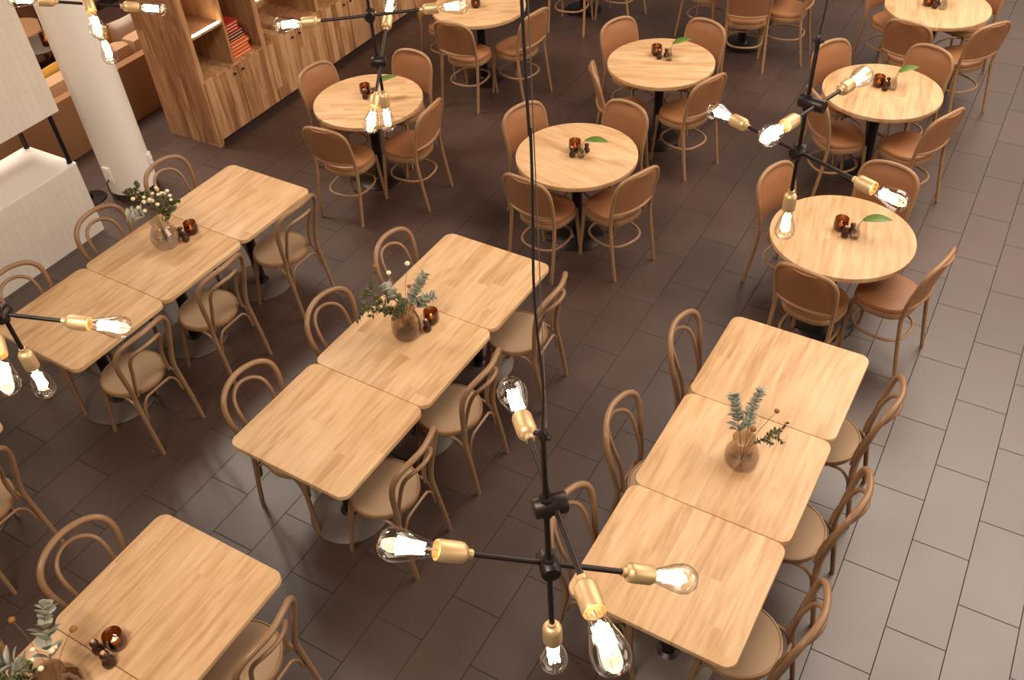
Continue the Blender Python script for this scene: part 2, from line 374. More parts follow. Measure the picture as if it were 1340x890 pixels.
# ------------------------------------------------------------------ bentwood chairs
def mirror(pts): return [Vector((-p[0], p[1], p[2])) for p in reversed(pts)]
def make_bent():
    t = thing('bentwood_chair', '', 'chair')
    half = [(.178, -.262, 0), (.174, -.235, .20), (.168, -.205, .40), (.164, -.202, .47), (.170, -.208, .55), (.187, -.222, .66), (.201, -.238, .76), (.195, -.254, .84), (.160, -.275, .892), (.095, -.299, .917), (0, -.314, .924)]
    pts = half + [(-x, y, z) for x, y, z in reversed(half[:-1])]
    bm = bmesh.new(); tube(bm, spline(pts, 6), lambda s: 0.0165 - 0.0035 * (abs(s - .5) * 2) ** 3, 10); obj('back_hoop', bm, 'beech', t)
    half = [(.132, -.186, .452), (.122, -.192, .54), (.116, -.212, .64), (.121, -.240, .73), (.113, -.266, .790), (.088, -.293, .822), (.048, -.315, .838), (0, -.323, .843)]
    pts = half + [(-x, y, z) for x, y, z in reversed(half[:-1])]
    bm = bmesh.new(); tube(bm, spline(pts, 6), 0.0115, 10); obj('inner_hoop', bm, 'beech', t)
    bm = bmesh.new()
    ring = [(.200 * math.cos(2 * PI * i / 40), .198 * math.sin(2 * PI * i / 40)) for i in range(40)]
    def R(s, z): return [(x * s, y * s, z) for x, y in ring]
    loft(bm, [R(.90, .432), R(.985, .430), R(1.0, .436), R(1.0, .456), R(.985, .463), R(.945, .465), R(.93, .460), R(.90, .456)], False, False)
    bmesh.ops.bridge_loops(bm, edges=[e for e in bm.edges if e.is_boundary]); obj('seat_ring', bm, 'beech_light', t)
    bm = bmesh.new(); loft(bm, [R(.93, .446), R(.93, .4615), R(.80, .4625), R(.45, .461), R(.1, .4605)]); obj('seat_panel', bm, 'seat_weave', t)
    for s in (-1, 1):
        bm = bmesh.new(); tube(bm, spline([(s * .142, .118, .444), (s * .152, .132, .36), (s * .166, .150, .20), (s * .184, .176, 0)], 5), lambda q: .0175 - .0055 * q, 10); obj('leg', bm, 'beech', t)
    def arch(a, b, name):
        a = Vector(a); b = Vector(b); up = .425
        pts = [a, a.lerp(b, .05) + Vector((0, 0, .09)), a.lerp(b, .17) + Vector((0, 0, up - a.z - .008)), a.lerp(b, .33) + Vector((0, 0, up - a.z)), a.lerp(b, .67) + Vector((0, 0, up - a.z)), a.lerp(b, .83) + Vector((0, 0, up - a.z - .008)), a.lerp(b, .95) + Vector((0, 0, .09)), b]
        bm = bmesh.new(); tube(bm, spline(pts, 4), .0085, 8); obj('brace', bm, 'beech', t)
    arch((.158, .130, .27), (.166, -.208, .27), 's'); arch((-.158, .130, .27), (-.166, -.208, .27), 's')
    arch((.150, -.212, .27), (-.150, -.212, .27), 'r'); arch((.142, .142, .27), (-.142, .142, .27), 'f')
    return t
bent0 = make_bent(); used_b = [False]
SIDE = {'l': (-90, -1), 'r': (90, 1)}
HOOPX = {'D': (-1.335, -0.060), 'C': (-3.305, -2.040), 'B': (-5.255, -3.985), 'A': (-3.300, -2.050), 'E': (0, -3.990)}
BENT = [  # row, side, index, dy, dx, turn(deg), label
 ('D','l',0,-.045,.04,0,'bentwood chair on the left of the right-hand row, at its far table'),
 ('D','l',1,-.07,0,2,'bentwood chair on the left of the right-hand row, at its centre table'),
 ('D','l',2,-.03,.04,0,'bentwood chair on the left of the right-hand row, standing behind the big pendant stem'),
 ('D','r',0,-.055,-.01,0,'bentwood chair on the right of the right-hand row, at its far table'),
 ('D','r',1,-.04,0,0,'bentwood chair on the right of the right-hand row, at its centre table'),
 ('D','r',2,-.03,.0,0,'bentwood chair on the right of the right-hand row, nearest the bottom edge'),
 ('C','l',0,-.05,.05,3,'bentwood chair on the left of the middle row, at its far table'),
 ('C','l',1,-.03,.05,0,'bentwood chair on the left of the middle row, at its centre table'),
 ('C','l',2,-.03,.05,0,'bentwood chair on the left of the middle row, at its near empty table'),
 ('C','r',0,-.03,.025,4,'bentwood chair on the right of the middle row, half hidden by the hanging cord'),
 ('C','r',1,-.08,0,2,'bentwood chair on the right of the middle row, at its centre table'),
 ('C','r',2,-.03,0,2,'bentwood chair on the right of the middle row, at its near table'),
 ('B','l',0,-.06,-.05,0,'bentwood chair on the left of the left-hand row, against the white column'),
 ('B','l',1,-.03,0,0,'bentwood chair on the left of the left-hand row, before the tiled counter corner'),
 ('B','l',2,-.03,0,0,'bentwood chair on the left of the left-hand row, cut by the left picture edge'),
 ('B','r',0,-.03,0,0,'bentwood chair on the right of the left-hand row, at its far table'),
 ('B','r',1,-.07,0,0,'bentwood chair on the right of the left-hand row, at its centre table'),
 ('B','r',2,-.04,0,0,'bentwood chair on the right of the left-hand row, at its near table'),
 ('A','l',0,-.05,.035,0,'bentwood chair on the left of the foreground table at bottom left'),
 ('A','l',1,-.03,.035,0,'bentwood chair at bottom left behind the eucalyptus bouquet, cut by the picture edge'),
 ('A','r',0,.02,0,4,'bentwood chair on the right of the foreground table, at the bottom edge'),
 ('E','r',0,0,0,0,'bentwood chair cut off at the left edge, one leg reaching into the picture'),
]
for row, side, i, dy, dx, turn, lab in BENT:
    y = TPOS[row + str(i)][1] + dy
    hx = HOOPX[row][0 if side == 'l' else 1]
    sg = SIDE[side][1]
    x = hx - sg * 0.313 + dx
    rz = math.radians(SIDE[side][0] + turn)
    if not used_b[0]:
        used_b[0] = True; o = bent0; o.location = (x, y, 0); o.rotation_euler.z = rz; o['label'] = lab
    else: o = dup(bent0, (x, y, 0), rz, lab)
    o['group'] = 'bentwood loop-back chairs along the square tables'

# ------------------------------------------------------------------ round tables
RR = 0.452
def make_round():
    t = thing('round_table', '', 'table')
    bm = bmesh.new()
    def ring(r, z): return [(r * math.cos(2 * PI * i / 64), r * math.sin(2 * PI * i / 64), z) for i in range(64)]
    loft(bm, [ring(RR - .006, .714), ring(RR - .001, .717), ring(RR, .722), ring(RR, .745), ring(RR - .0012, .7485), ring(RR - .004, .75)]); obj('tabletop', bm, 'oak', t)
    bm = bmesh.new(); lathe(bm, [(.055, .69), (.04, .684), (.04, .035), (.062, .022)], 20); obj('column', bm, 'black', t)
    bm = bmesh.new(); lathe(bm, [(.207, 0), (.210, .004), (.204, .010), (.05, .022)], 48); obj('base_plate', bm, 'black', t)
    bm = bmesh.new()
    for a in (45, 135):
        c = math.cos(math.radians(a)); s = math.sin(math.radians(a))
        tube(bm, [(-.34 * c, -.34 * s, .706), (-.05 * c, -.05 * s, .682), (.05 * c, .05 * s, .682), (.34 * c, .34 * s, .706)], .012, 8)
    lathe(bm, [(.062, .68), (.062, .7135)], 16); obj('bracket', bm, 'black', t)
    return t
ROUND = {
 'R1': (-.736, 5.130, 10, 'round oak table nearest on the right, under the pendant with five bulbs'),
 'R2': (-2.723, 5.283, 80, 'round oak table in the picture centre beside the hanging cord'),
 'R3': (-4.658, 5.309, 118, 'round oak table by the cabinet, under the pair of touching lit bulbs'),
 'R4': (-2.739, 6.881, 110, 'round oak table in the second line, behind the central round table'),
 'R5': (-.974, 7.120, 8, 'round oak table on the right, second one from the front'),
 'R6': (-4.78, 7.260, 118, 'round oak table by the far cabinet doors, cut by the top edge'),
 'R7': (-.912, 8.856, 12, 'round oak table in the top right corner, cut by the top edge'),
 'R8': (-2.70, 8.98, 100, 'round table above the top edge, black pedestal behind the front-facing chair back'),
 'R9': (-4.60, 9.12, 30, 'round table above the top edge whose black base disc shows alone'),
}
round0 = make_round(); first = True
for k, (x, y, rz, lab) in ROUND.items():
    if first: first = False; o = round0; o.location = (x, y, 0); o.rotation_euler.z = math.radians(rz); o['label'] = lab
    else: o = dup(round0, (x, y, 0), math.radians(rz), lab)
    o['group'] = 'round oak pedestal tables'

def make_uph():
    t = thing('upholstered_chair', '', 'chair')
    half = [(.198, -.262, 0), (.196, -.225, .22), (.192, -.198, .42), (.192, -.198, .50), (.196, -.216, .62), (.199, -.240, .715), (.194, -.252, .765), (.176, -.263, .805), (.146, -.273, .832), (.100, -.283, .847), (.05, -.289, .854), (0, -.291, .856)]
    pts = half + [(-x, y, z) for x, y, z in reversed(half[:-1])]
    bm = bmesh.new(); tube(bm, spline(pts, 6), lambda s: .0155 - .003 * (abs(s - .5) * 2) ** 3, 10); obj('back_frame', bm, 'beech_light', t)
    # padded back: a bulged leather panel inside the frame
    def fy(z):
        P = [(.50, -.198), (.62, -.216), (.74, -.244), (.79, -.258), (.85, -.285)]
        for (z0, y0), (z1, y1) in zip(P[:-1], P[1:]):
            if z <= z1: return y0 + (y1 - y0) * (z - z0) / (z1 - z0)
        return P[-1][1]
    rings = []; nu, nv = 14, 10
    for side in (1, -1):
        pass
    bm = bmesh.new(); F = []; B = []
    for j in range(nv + 1):
        v = j / nv; z = .545 + v * .304
        hw = .187 + .006 * math.sin(v * PI * .6)
        cr = max(0, v - .60) / .40; hw -= .085 * cr ** 2.6
        fr, bk = [], []
        for i in range(nu + 1):
            u = i / nu * 2 - 1
            y = fy(z) - .028 * (1 - u * u)
            bul = (1 - abs(u) ** 4) * (1 - abs(2 * v - 1) ** 4)
            fr.append(bm.verts.new((u * hw, y + .010 + .012 * bul, z))); bk.append(bm.verts.new((u * hw, y - .008 - .006 * bul, z)))
        F.append(fr); B.append(bk)
    for j in range(nv):
        for i in range(nu):
            bm.faces.new((F[j][i], F[j][i + 1], F[j + 1][i + 1], F[j + 1][i])); bm.faces.new((B[j][i + 1], B[j][i], B[j + 1][i], B[j + 1][i + 1]))
        bm.faces.new((F[j][0], F[j + 1][0], B[j + 1][0], B[j][0])); bm.faces.new((F[j + 1][nu], F[j][nu], B[j][nu], B[j + 1][nu]))
    for i in range(nu):
        bm.faces.new((F[0][i + 1], F[0][i], B[0][i], B[0][i + 1])); bm.faces.new((F[nv][i], F[nv][i + 1], B[nv][i + 1], B[nv][i]))
    obj('back_pad', bm, 'leather', t)
    bm = bmesh.new(); tube(bm, spline([(-.192, -.206, .548), (-.1, -.236, .540), (0, -.246, .538), (.1, -.236, .540), (.192, -.206, .548)], 5), .0115, 8); obj('back_rail', bm, 'beech_light', t)
    def seat(s, z):
        return [(x * s * (1 - .05 * (-y / .2)) , y * s - .014, z) for x, y in supere(.196, .186, 2.6, 44)]
    bm = bmesh.new(); loft(bm, [seat(.94, .405), seat(.985, .402), seat(1.0, .408), seat(1.0, .438), seat(.985, .444), seat(.9, .444)]); obj('seat_frame', bm, 'beech_light', t)
    bm = bmesh.new(); loft(bm, [seat(.955, .440), seat(.985, .447), seat(.985, .462), seat(.955, .475), seat(.85, .483), seat(.5, .488), seat(.1, .489)]); obj('seat_pad', bm, 'leather', t)
    for s in (-1, 1):
        bm = bmesh.new(); tube(bm, spline([(s * .150, .136, .42), (s * .158, .150, .28), (s * .172, .172, 0)], 5), lambda q: .018 - .006 * q, 10); obj('leg', bm, 'beech_light', t)
    bm = bmesh.new(); tube(bm, [(x, y - .028, .225) for x, y in supere(.170, .180, 2.6, 40)], .0095, 8, closed=True); obj('stretcher', bm, 'beech_light', t)
    for ch in t.children:
        for v in ch.data.vertices: v.co.z *= 1.022
    return t
uph0 = make_uph(); first = True
# table, back position (x, y) at the top rail, extra turn in degrees, label
UPH = [
 ('R1', 147, 0.69, 14, 'tan leather chair behind the nearest right round table on its left'),
 ('R1', 81, 0.74, 0, 'tan leather chair behind the nearest right round table, beside the bulb at right'),
 ('R1', -96, 0.60, -3, 'tan leather chair in front of the nearest right round table, back turned to the viewer'),
 ('R1', -13, 0.63, 0, 'tan leather chair on the right side of the nearest right round table'),
 ('R2', 157, 0.65, 0, 'tan leather chair behind the central round table on the left, crossed by the cord'),
 ('R2', 79, 0.63, 0, 'tan leather chair behind the central round table on the right'),
 ('R2', -99, 0.61, 2, 'tan leather chair in front of the central round table, seen from behind through the cord'),
 ('R2', -19, 0.62, -4, 'tan leather chair front right of the central round table, seen from behind'),
 ('R3', 171, 0.63, 0, 'tan leather chair standing close to the cabinet doors at the left round table'),
 ('R3', 90, 0.66, 0, 'tan leather chair behind the left round table, right of the two lit bulbs'),
 ('R3', -82, 0.70, -3, 'tan leather chair front left of the left round table, back to the viewer'),
 ('R3', -4, 0.66, 8, 'tan leather chair on the right of the left round table, seen from behind'),
 ('R4', 149, 0.66, 6, 'tan leather chair behind the second-line middle round table on the left'),
 ('R4', 75, 0.64, 0, 'tan leather chair behind the second-line middle round table on the right'),
 ('R4', -124, 0.64, -24, 'tan leather chair turned sideways at the left of the second-line middle round table'),
 ('R4', -30, 0.64, 8, 'tan leather chair at the second-line middle round table, back lit by a bulb'),
 ('R5', 143, 0.66, 4, 'tan leather chair behind the second right round table, next to the pendant stem'),
 ('R5', 69, 0.65, 0, 'tan leather chair behind the second right round table on the right'),
 ('R5', -130, 0.61, -10, 'tan leather chair left of the second right round table, behind the pendant hub'),
 ('R5', -34, 0.66, 8, 'tan leather chair front right of the second right round table, seen from behind'),
 ('R6', 172, .68, 0, 'tan leather chair touching the far cabinet doors, behind a brass socket'),
 ('R6', -80, 0.66, -8, 'tan leather chair in front of the far round table at the top'),
 ('R6', -12, 0.72, 0, 'tan leather chair right of the far round table at the top, left of the cord'),
 ('R7', 150, .68, 0, 'tan leather chair left of the top right corner round table'),
 ('R7', 62, .70, 0, 'tan leather chair hidden behind the top right corner round table, only its rim showing'),
 ('R7', -99, 0.70, 2, 'tan leather chair with dark back in front of the top right corner table'),
 ('R7', -42, 0.70, 4, 'tan leather chair right of the top right corner table, turned in profile'),
 ('R8', -70, .62, 0, 'tan leather chair at the top edge, square dark back facing the viewer'),
 ('R8', -2, .68, 6, 'tan leather chair at the top edge on the right, its seat side lit'),
 ('R8', 170, .68, 0, 'tan leather chair at the top edge on the left, mostly hidden by its neighbour'),
 ('R9', -80, .66, 0, 'chair of the top edge with only thin front legs showing left of the base disc'),
 ('R9', -2, .68, 0, 'chair of the top edge with only thin legs showing right of the base disc'),
]
for k, ang, d, turn, lab in UPH:
    cx, cy = ROUND[k][:2]; a = math.radians(ang)
    d += .018; bx, by = cx + d * math.cos(a), cy + d * math.sin(a)
    rz = a + PI / 2 + math.radians(turn)          # local +Y looks at the table centre
    fx, fyv = -math.sin(rz), math.cos(rz)
    x, y = bx + fx * .283, by + fyv * .283
    if first: first = False; o = uph0; o.location = (x, y, 0); o.rotation_euler.z = rz; o['label'] = lab
    else: o = dup(uph0, (x, y, 0), rz, lab)
    o['group'] = 'tan leather upholstered chairs around the round tables'

# ------------------------------------------------------------------ things on the tables
def candle(x, y, label, first=[None]):
    if first[0] is None:
        t = thing('candle_holder', label, 'candle holder', (x, y, TZ + .0006), 0, 'amber glass candle holders'); first[0] = t
        bm = bmesh.new(); lathe(bm, [(.030, .0), (.040, .004), (.046, .02), (.047, .05), (.043, .085), (.0405, .085), (.0435, .05), (.0425, .024), (.03, .016), (.001, .015)], 28, cap1=False); obj('glass_cup', bm, 'amber', t)
        bm = bmesh.new(); lathe(bm, [(.020, .0165), (.021, .03), (.019, .033), (.004, .032)], 16); obj('tealight', bm, 'wax', t)
        bm = bmesh.new(); lathe(bm, [(.001, .033), (.006, .038), (.007, .044), (.004, .054), (.001, .062)], 10); obj('flame', bm, 'flame', t)
        return t
    return dup(first[0], (x, y, TZ + .0006), 0, label)
def shaker(x, y, label, s=1.0, first=[None]):
    if first[0] is None:
        t = thing('shaker', label, 'shaker', (x, y, TZ + .0006), 0, 'small dark turned shakers'); first[0] = t
        bm = bmesh.new(); lathe(bm, [(.018, 0), (.024, .006), (.026, .020), (.022, .034), (.014, .044), (.013, .050), (.018, .058), (.0195, .068), (.016, .078), (.008, .084), (.001, .086)], 20); obj('body', bm, 'shaker', t)
        bm = bmesh.new(); lathe(bm, [(.0085, .0825), (.009, .088), (.006, .091), (.001, .092)], 12); obj('stopper', bm, 'cork', t)
        t.scale = (s, s, s); return t
    o = dup(first[0], (x, y, TZ + .0006), random.random() * 3, label); o.scale = (s, s, s); return o

def vase(x, y, prof, mat, label, water=0.5):
    t = thing('flower_vase', label, 'vase', (x, y, TZ + .0006), 0, None)
    bm = bmesh.new()
    inner = [(max(r - .0035, .001), z + (.004 if i == 0 else 0)) for i, (r, z) in enumerate(prof)]
    lathe(bm, prof + list(reversed(inner)), 36); obj('glass', bm, mat, t)
    H = prof[-1][1]; wz = H * water; wr = .02
    for (r0, z0), (r1, z1) in zip(prof[:-1], prof[1:]):
        if z0 <= wz <= z1: wr = r0 + (r1 - r0) * (wz - z0) / (z1 - z0) - .005
    wp = [(wr - .006, wz - .003), (wr, wz), (wr - .004, wz - .0008), (.001, wz - .001)]
    bm = bmesh.new(); lathe(bm, wp, 32); obj('water', bm, 'water', t)
    return t
def leaf(bm, base, d, up, L, W, curl=0.15, n=6):
    """one leaf blade with a curved midrib and a shallow V section"""
    d = Vector(d).normalized(); s = d.cross(Vector(up)).normalized(); nrm = s.cross(d).normalized(); base = Vector(base)
    rows = []
    for i in range(n + 1):
        t = i / n; w = W * math.sin(PI * min(1, t * .92 + .06)) ** .8
        c = base + d * (L * t) - nrm * (curl * L * t * t)
        rows.append([bm.verts.new(c - s * w + nrm * w * .25), bm.verts.new(c), bm.verts.new(c + s * w + nrm * w * .25)])
    for a, b in zip(rows[:-1], rows[1:]):
        bm.faces.new((a[0], a[1], b[1], b[0])); bm.faces.new((a[1], a[2], b[2], b[1]))
def thick(o, th=.0008):
    md = o.modifiers.new('thickness', 'SOLIDIFY'); md.thickness = th; return o
def sprig(base, pts, label, name='eucalyptus_sprig', cat='sprig', lmat='leaf_blue', pairs=9, L=.035, W=.015, start=.42, stem_r=.0018, group=None, rnd=None):
    rnd = rnd or random.Random(hash(label) % 1000)
    t = thing(name, label, cat, base, 0, group)
    if lmat == 'leaf_blue': L *= 1.35; W *= 1.45; pairs = int(pairs * 1.3)
    else: L *= 1.15; W *= 1.3; pairs = int(pairs * .7)
    P = spline(pts, 8); bm = bmesh.new(); tube(bm, P, lambda s: stem_r * (1.2 - .6 * s), 6); obj('stem', bm, 'stem', t)
    bm = bmesh.new(); n = len(P)
    for k in range(pairs):
        i = int((start + (1 - start) * k / max(1, pairs - 1)) * (n - 1)); i = min(i, n - 2)
        T = (P[i + 1] - P[i]).normalized(); sd = T.orthogonal().normalized(); a = k * 1.9 + rnd.random()
        for q in (0, PI):
            v = Quaternion(T, a + q) @ sd
            sc = 1.0 - .35 * k / pairs
            leaf(bm, P[i], v * .8 + T * (.5 + .3 * rnd.random()), T, L * sc * rnd.uniform(.85, 1.15), W * sc, rnd.uniform(.0, .3))
    if lmat == 'leaf_olive':
        b2 = bmesh.new()
        for k in range(6):
            i = int((start + (1 - start) * (k + .5) / 6) * (n - 1)); T = (P[min(i + 1, n - 1)] - P[i - 1]).normalized()
            a = k * 2.4 + rnd.random(); sd = Quaternion(T, a) @ T.orthogonal().normalized()
            tip = P[i] + (sd * .75 + T * .7 + Vector((0, 0, .15))) * rnd.uniform(.055, .085)
            tw = spline([P[i], P[i].lerp(tip, .5) + Vector((0, 0, .006)), tip], 5); tube(b2, tw, .0008, 5)
            for j in range(2, len(tw)):
                Tj = (tw[j] - tw[j - 1]).normalized(); s2 = Quaternion(Tj, j * 2.1 + a) @ Tj.orthogonal().normalized()
                leaf(bm, tw[j], s2 * .7 + Tj * .7, Tj, L * rnd.uniform(.6, .95), W * .9, rnd.uniform(0, .3))
        obj('twig', b2, 'stem', t)
    thick(obj('leaves', bm, lmat, t)); return t
def budstem(base, pts, label, bud='seed', r=.011, nbud=1, name='dried_seedhead', cat='dried flower', spread=.02, group=None, rnd=None):
    rnd = rnd or random.Random(len(label) * 7)
    t = thing(name, label, cat, base, 0, group)
    P = spline(pts, 8); bm = bmesh.new(); tube(bm, P, .0013, 6)
    tips = [P[-1]]
    for k in range(nbud - 1):
        i = int(len(P) * rnd.uniform(.55, .9)); e = P[i] + Vector((rnd.uniform(-1, 1) * spread, rnd.uniform(-1, 1) * spread, rnd.uniform(.6, 1.4) * spread))
        tube(bm, [P[i], P[i].lerp(e, .6) + Vector((0, 0, .003)), e], .0009, 5); tips.append(e)
    obj('stem', bm, 'stem', t)
    for e in tips:
        bm = bmesh.new(); ball(bm, e, r * rnd.uniform(.85, 1.1), 12, 8, (1, 1, .85))
        if bud == 'seed':
            for v in bm.verts: v.co = e + (v.co - e) * rnd.uniform(.9, 1.12)
        obj('bud', bm, bud, t)
    return t

# --- right-hand row vase
vx, vy = -.668, 3.050
vase(vx, vy, [(.045, 0), (.066, .004), (.082, .025), (.086, .055), (.080, .09), (.062, .13), (.055, .165), (.057, .185)], 'smoke', 'squat smoked glass vase on the right-hand row, with upright eucalyptus')
B0 = (vx, vy, TZ + .02)
sprig(B0, [(0, .01, 0), (-.03, .03, .12), (-.075, .075, .24), (-.11, .11, .31)], 'silvery eucalyptus sprig leaning left in the right-hand row vase', pairs=10, L=.042, W=.021, start=.45)
sprig(B0, [(.005, 0, 0), (.0, .04, .14), (-.01, .10, .28), (.01, .15, .37)], 'tall grey eucalyptus sprig standing upright in the right-hand row vase', pairs=11, L=.036, W=.019, start=.42)
sprig(B0, [(.0, 0, 0), (.04, .01, .12), (.09, .035, .175), (.145, .06, .19)], 'small-leaved olive sprig hanging to the right of the right-hand row vase', 'olive_sprig', 'sprig', 'leaf_olive', 12, .022, .007, .4)
budstem(B0, [(0, 0, 0), (.03, .03, .14), (.075, .10, .23), (.10, .14, .27)], 'single rust seedhead on a long stem over the right-hand row vase', r=.014)
budstem(B0, [(0, 0, 0), (.01, .0, .12), (.02, .005, .20), (.03, .01, .235)], 'rust seedhead sitting low in the mouth of the right-hand row vase', r=.015)

# --- middle row vase
vx, vy = -2.722, 3.085
vase(vx, vy, [(.05, 0), (.074, .004), (.086, .03), (.087, .08), (.080, .13), (.068, .168), (.066, .185), (.068, .195)], 'smoke', 'tall smoked glass vase on the middle row, holding a loose leafy bouquet', .45)
B0 = (vx, vy, TZ + .02)
sprig(B0, [(0, 0, 0), (-.04, -.01, .14), (-.15, -.02, .20), (-.27, .01, .20)], 'dark small-leaved sprig spilling left from the middle row vase', 'olive_sprig', 'sprig', 'leaf_olive', 15, .032, .009, .35)
sprig(B0, [(0, 0, 0), (-.03, -.02, .15), (-.11, -.08, .20), (-.20, -.12, .18)], 'dark small-leaved sprig drooping towards the near side of the middle row vase', 'olive_sprig', 'sprig', 'leaf_olive', 14, .030, .009, .4)
sprig(B0, [(0, 0, 0), (.02, .03, .15), (.04, .10, .27), (.06, .17, .34)], 'silvery eucalyptus sprig rising from the middle row vase over the wood', pairs=10, L=.046, W=.022, start=.45)
sprig(B0, [(.005, 0, 0), (.04, .02, .14), (.09, .07, .22), (.14, .12, .24)], 'broad-leaved grey green sprig leaning towards the candle on the middle row', 'eucalyptus_sprig', 'sprig', 'leaf_blue', 8, .045, .022, .5)
sprig(B0, [(0, 0, 0), (-.03, .0, .15), (-.09, .03, .23), (-.14, .05, .26)], 'pale broad leaves between the dark sprigs and the tall flowers, middle row vase', pairs=5, L=.05, W=.026, start=.55)
sprig(B0, [(0, 0, 0), (.0, -.02, .14), (.0, -.03, .19), (.01, -.05, .22)], 'short dark sprig covering the mouth of the middle row vase', 'olive_sprig', 'sprig', 'leaf_olive', 12, .034, .013, .45)
budstem(B0, [(0, 0, 0), (-.01, .03, .16), (-.03, .10, .30), (-.04, .15, .39)], 'pale green round flower, tallest in the middle row vase', 'flower', .015, 1, 'round_flower', 'flower')
budstem(B0, [(0, 0, 0), (-.03, .02, .16), (-.10, .06, .28), (-.14, .09, .33)], 'white round flower left of the tallest one in the middle row vase', 'flower', .014, 1, 'round_flower', 'flower')
budstem(B0, [(0, 0, 0), (.0, .03, .14), (.0, .06, .24), (.005, .08, .29)], 'orange seedhead in the middle of the middle row bouquet', r=.012)
budstem(B0, [(0, 0, 0), (-.05, .02, .18), (-.17, .06, .30), (-.235, .09, .345)], 'orange seedhead reaching far left, before the chair loop at the middle row', r=.012)
candle(-2.655, 3.245, 'amber glass candle holder behind the smoked vase on the middle row')
shaker(-2.633, 3.165, 'dark shaker squeezed between vase and candle on the middle row', 1.0)

# --- left-hand row vase
vx, vy = -4.712, 3.100
vase(vx, vy, [(.05, 0), (.076, .004), (.092, .03), (.096, .07), (.084, .115), (.062, .15), (.056, .175), (.062, .195)], 'clear', 'clear glass vase on the left-hand row, full of small white buds', .5)
B0 = (vx, vy, TZ + .02)
for q, (dx, dy, h) in enumerate([(-.05, .06, .34), (-.01, .10, .33), (.02, .13, .30), (-.08, .0, .30), (.05, .12, .24), (-.12, .02, .28)]):
    budstem(B0, [(0, 0, 0), (dx * .3, dy * .3, h * .5), (dx * .8, dy * .8, h * .85), (dx, dy, h)],
            ['cream bud stem, tallest, before the column in the left-hand row vase', 'cream bud stem in the middle of the left-hand row bouquet', 'cream bud stem on the right of the left-hand row bouquet',
             'cream bud stem leaning over the left rim of the left-hand row vase', 'short cream bud stem near the shakers on the left-hand row', 'cream bud stem farthest left in the left-hand row bouquet'][q], 'flower', .014, 4, 'white_bud_flower', 'flower', .045)
sprig(B0, [(0, 0, 0), (-.04, .0, .14), (-.12, -.03, .20), (-.19, -.06, .20)], 'broad silvery leaf sprig hanging left from the left-hand row vase', pairs=6, L=.060, W=.030, start=.6)
sprig(B0, [(0, 0, 0), (-.05, .03, .16), (-.16, .06, .26), (-.27, .07, .30)], 'dark green sprig pointing at the column from the left-hand row vase', 'olive_sprig', 'sprig', 'leaf_olive', 12, .038, .011, .4)
sprig(B0, [(0, 0, 0), (.01, .03, .14), (.03, .06, .22), (.04, .09, .26)], 'olive green leafy sprig in the heart of the left-hand row bouquet', 'olive_sprig', 'sprig', 'leaf_olive', 10, .036, .012, .4)
budstem(B0, [(0, 0, 0), (-.05, .02, .18), (-.14, .03, .26), (-.19, .03, .29)], 'rust seedhead left of the white buds on the left-hand row', r=.014)
candle(-4.655, 3.275, 'amber glass candle holder beside the bouquet on the left-hand row')
shaker(-4.625, 3.185, 'dark shaker standing nearer the viewer on the left-hand row', 1.0)
shaker(-4.690, 3.215, 'dark shaker between bouquet and candle on the left-hand row', .92)

# --- bottom left vase
vx, vy = -2.735, .560
vase(vx, vy, [(.05, 0), (.076, .004), (.094, .03), (.098, .07), (.088, .115), (.066, .15), (.058, .175), (.062, .19)], 'smoke', 'round smoked glass vase at the bottom left corner, under the large bouquet', .45)
B0 = (vx, vy, TZ + .02)
sprig(B0, [(0, 0, 0), (-.03, .03, .14), (-.09, .10, .26), (-.13, .17, .33)], 'silver eucalyptus sprig standing up over the dark floor at bottom left', pairs=7, L=.062, W=.024, start=.45)
sprig(B0, [(0, 0, 0), (-.05, -.03, .16), (-.15, -.07, .24), (-.26, -.10, .26)], 'silver eucalyptus sprig stretching to the left picture edge at bottom left', pairs=8, L=.060, W=.024, start=.42)
sprig(B0, [(0, 0, 0), (-.02, -.03, .15), (-.05, -.09, .20), (-.07, -.15, .19)], 'dark green sprig drooping over the bottom left vase', 'olive_sprig', 'sprig', 'leaf_olive', 11, .034, .011, .4)
budstem(B0, [(0, 0, 0), (-.04, .02, .16), (-.15, .05, .27), (-.22, .06, .31)], 'rust seedhead at left in the bottom left bouquet', r=.017)
budstem(B0, [(0, 0, 0), (.0, .05, .16), (.02, .12, .26), (.03, .16, .29)], 'rust seedhead over the table in the bottom left bouquet', r=.014)
budstem(B0, [(0, 0, 0), (-.01, .02, .14), (-.02, .04, .20), (-.03, .06, .22)], 'cream buds clustered in the mouth of the bottom left vase', 'flower', .013, 6, 'white_bud_flower', 'flower', .05)
candle(-2.716, .830, 'amber glass candle holder with lit tealight on the foreground table')
shaker(-2.672, .748, 'dark shaker on the foreground table, nearest the bottom edge', 1.15)
shaker(-2.765, .768, 'dark shaker on the foreground table, left of the candle', 1.0)

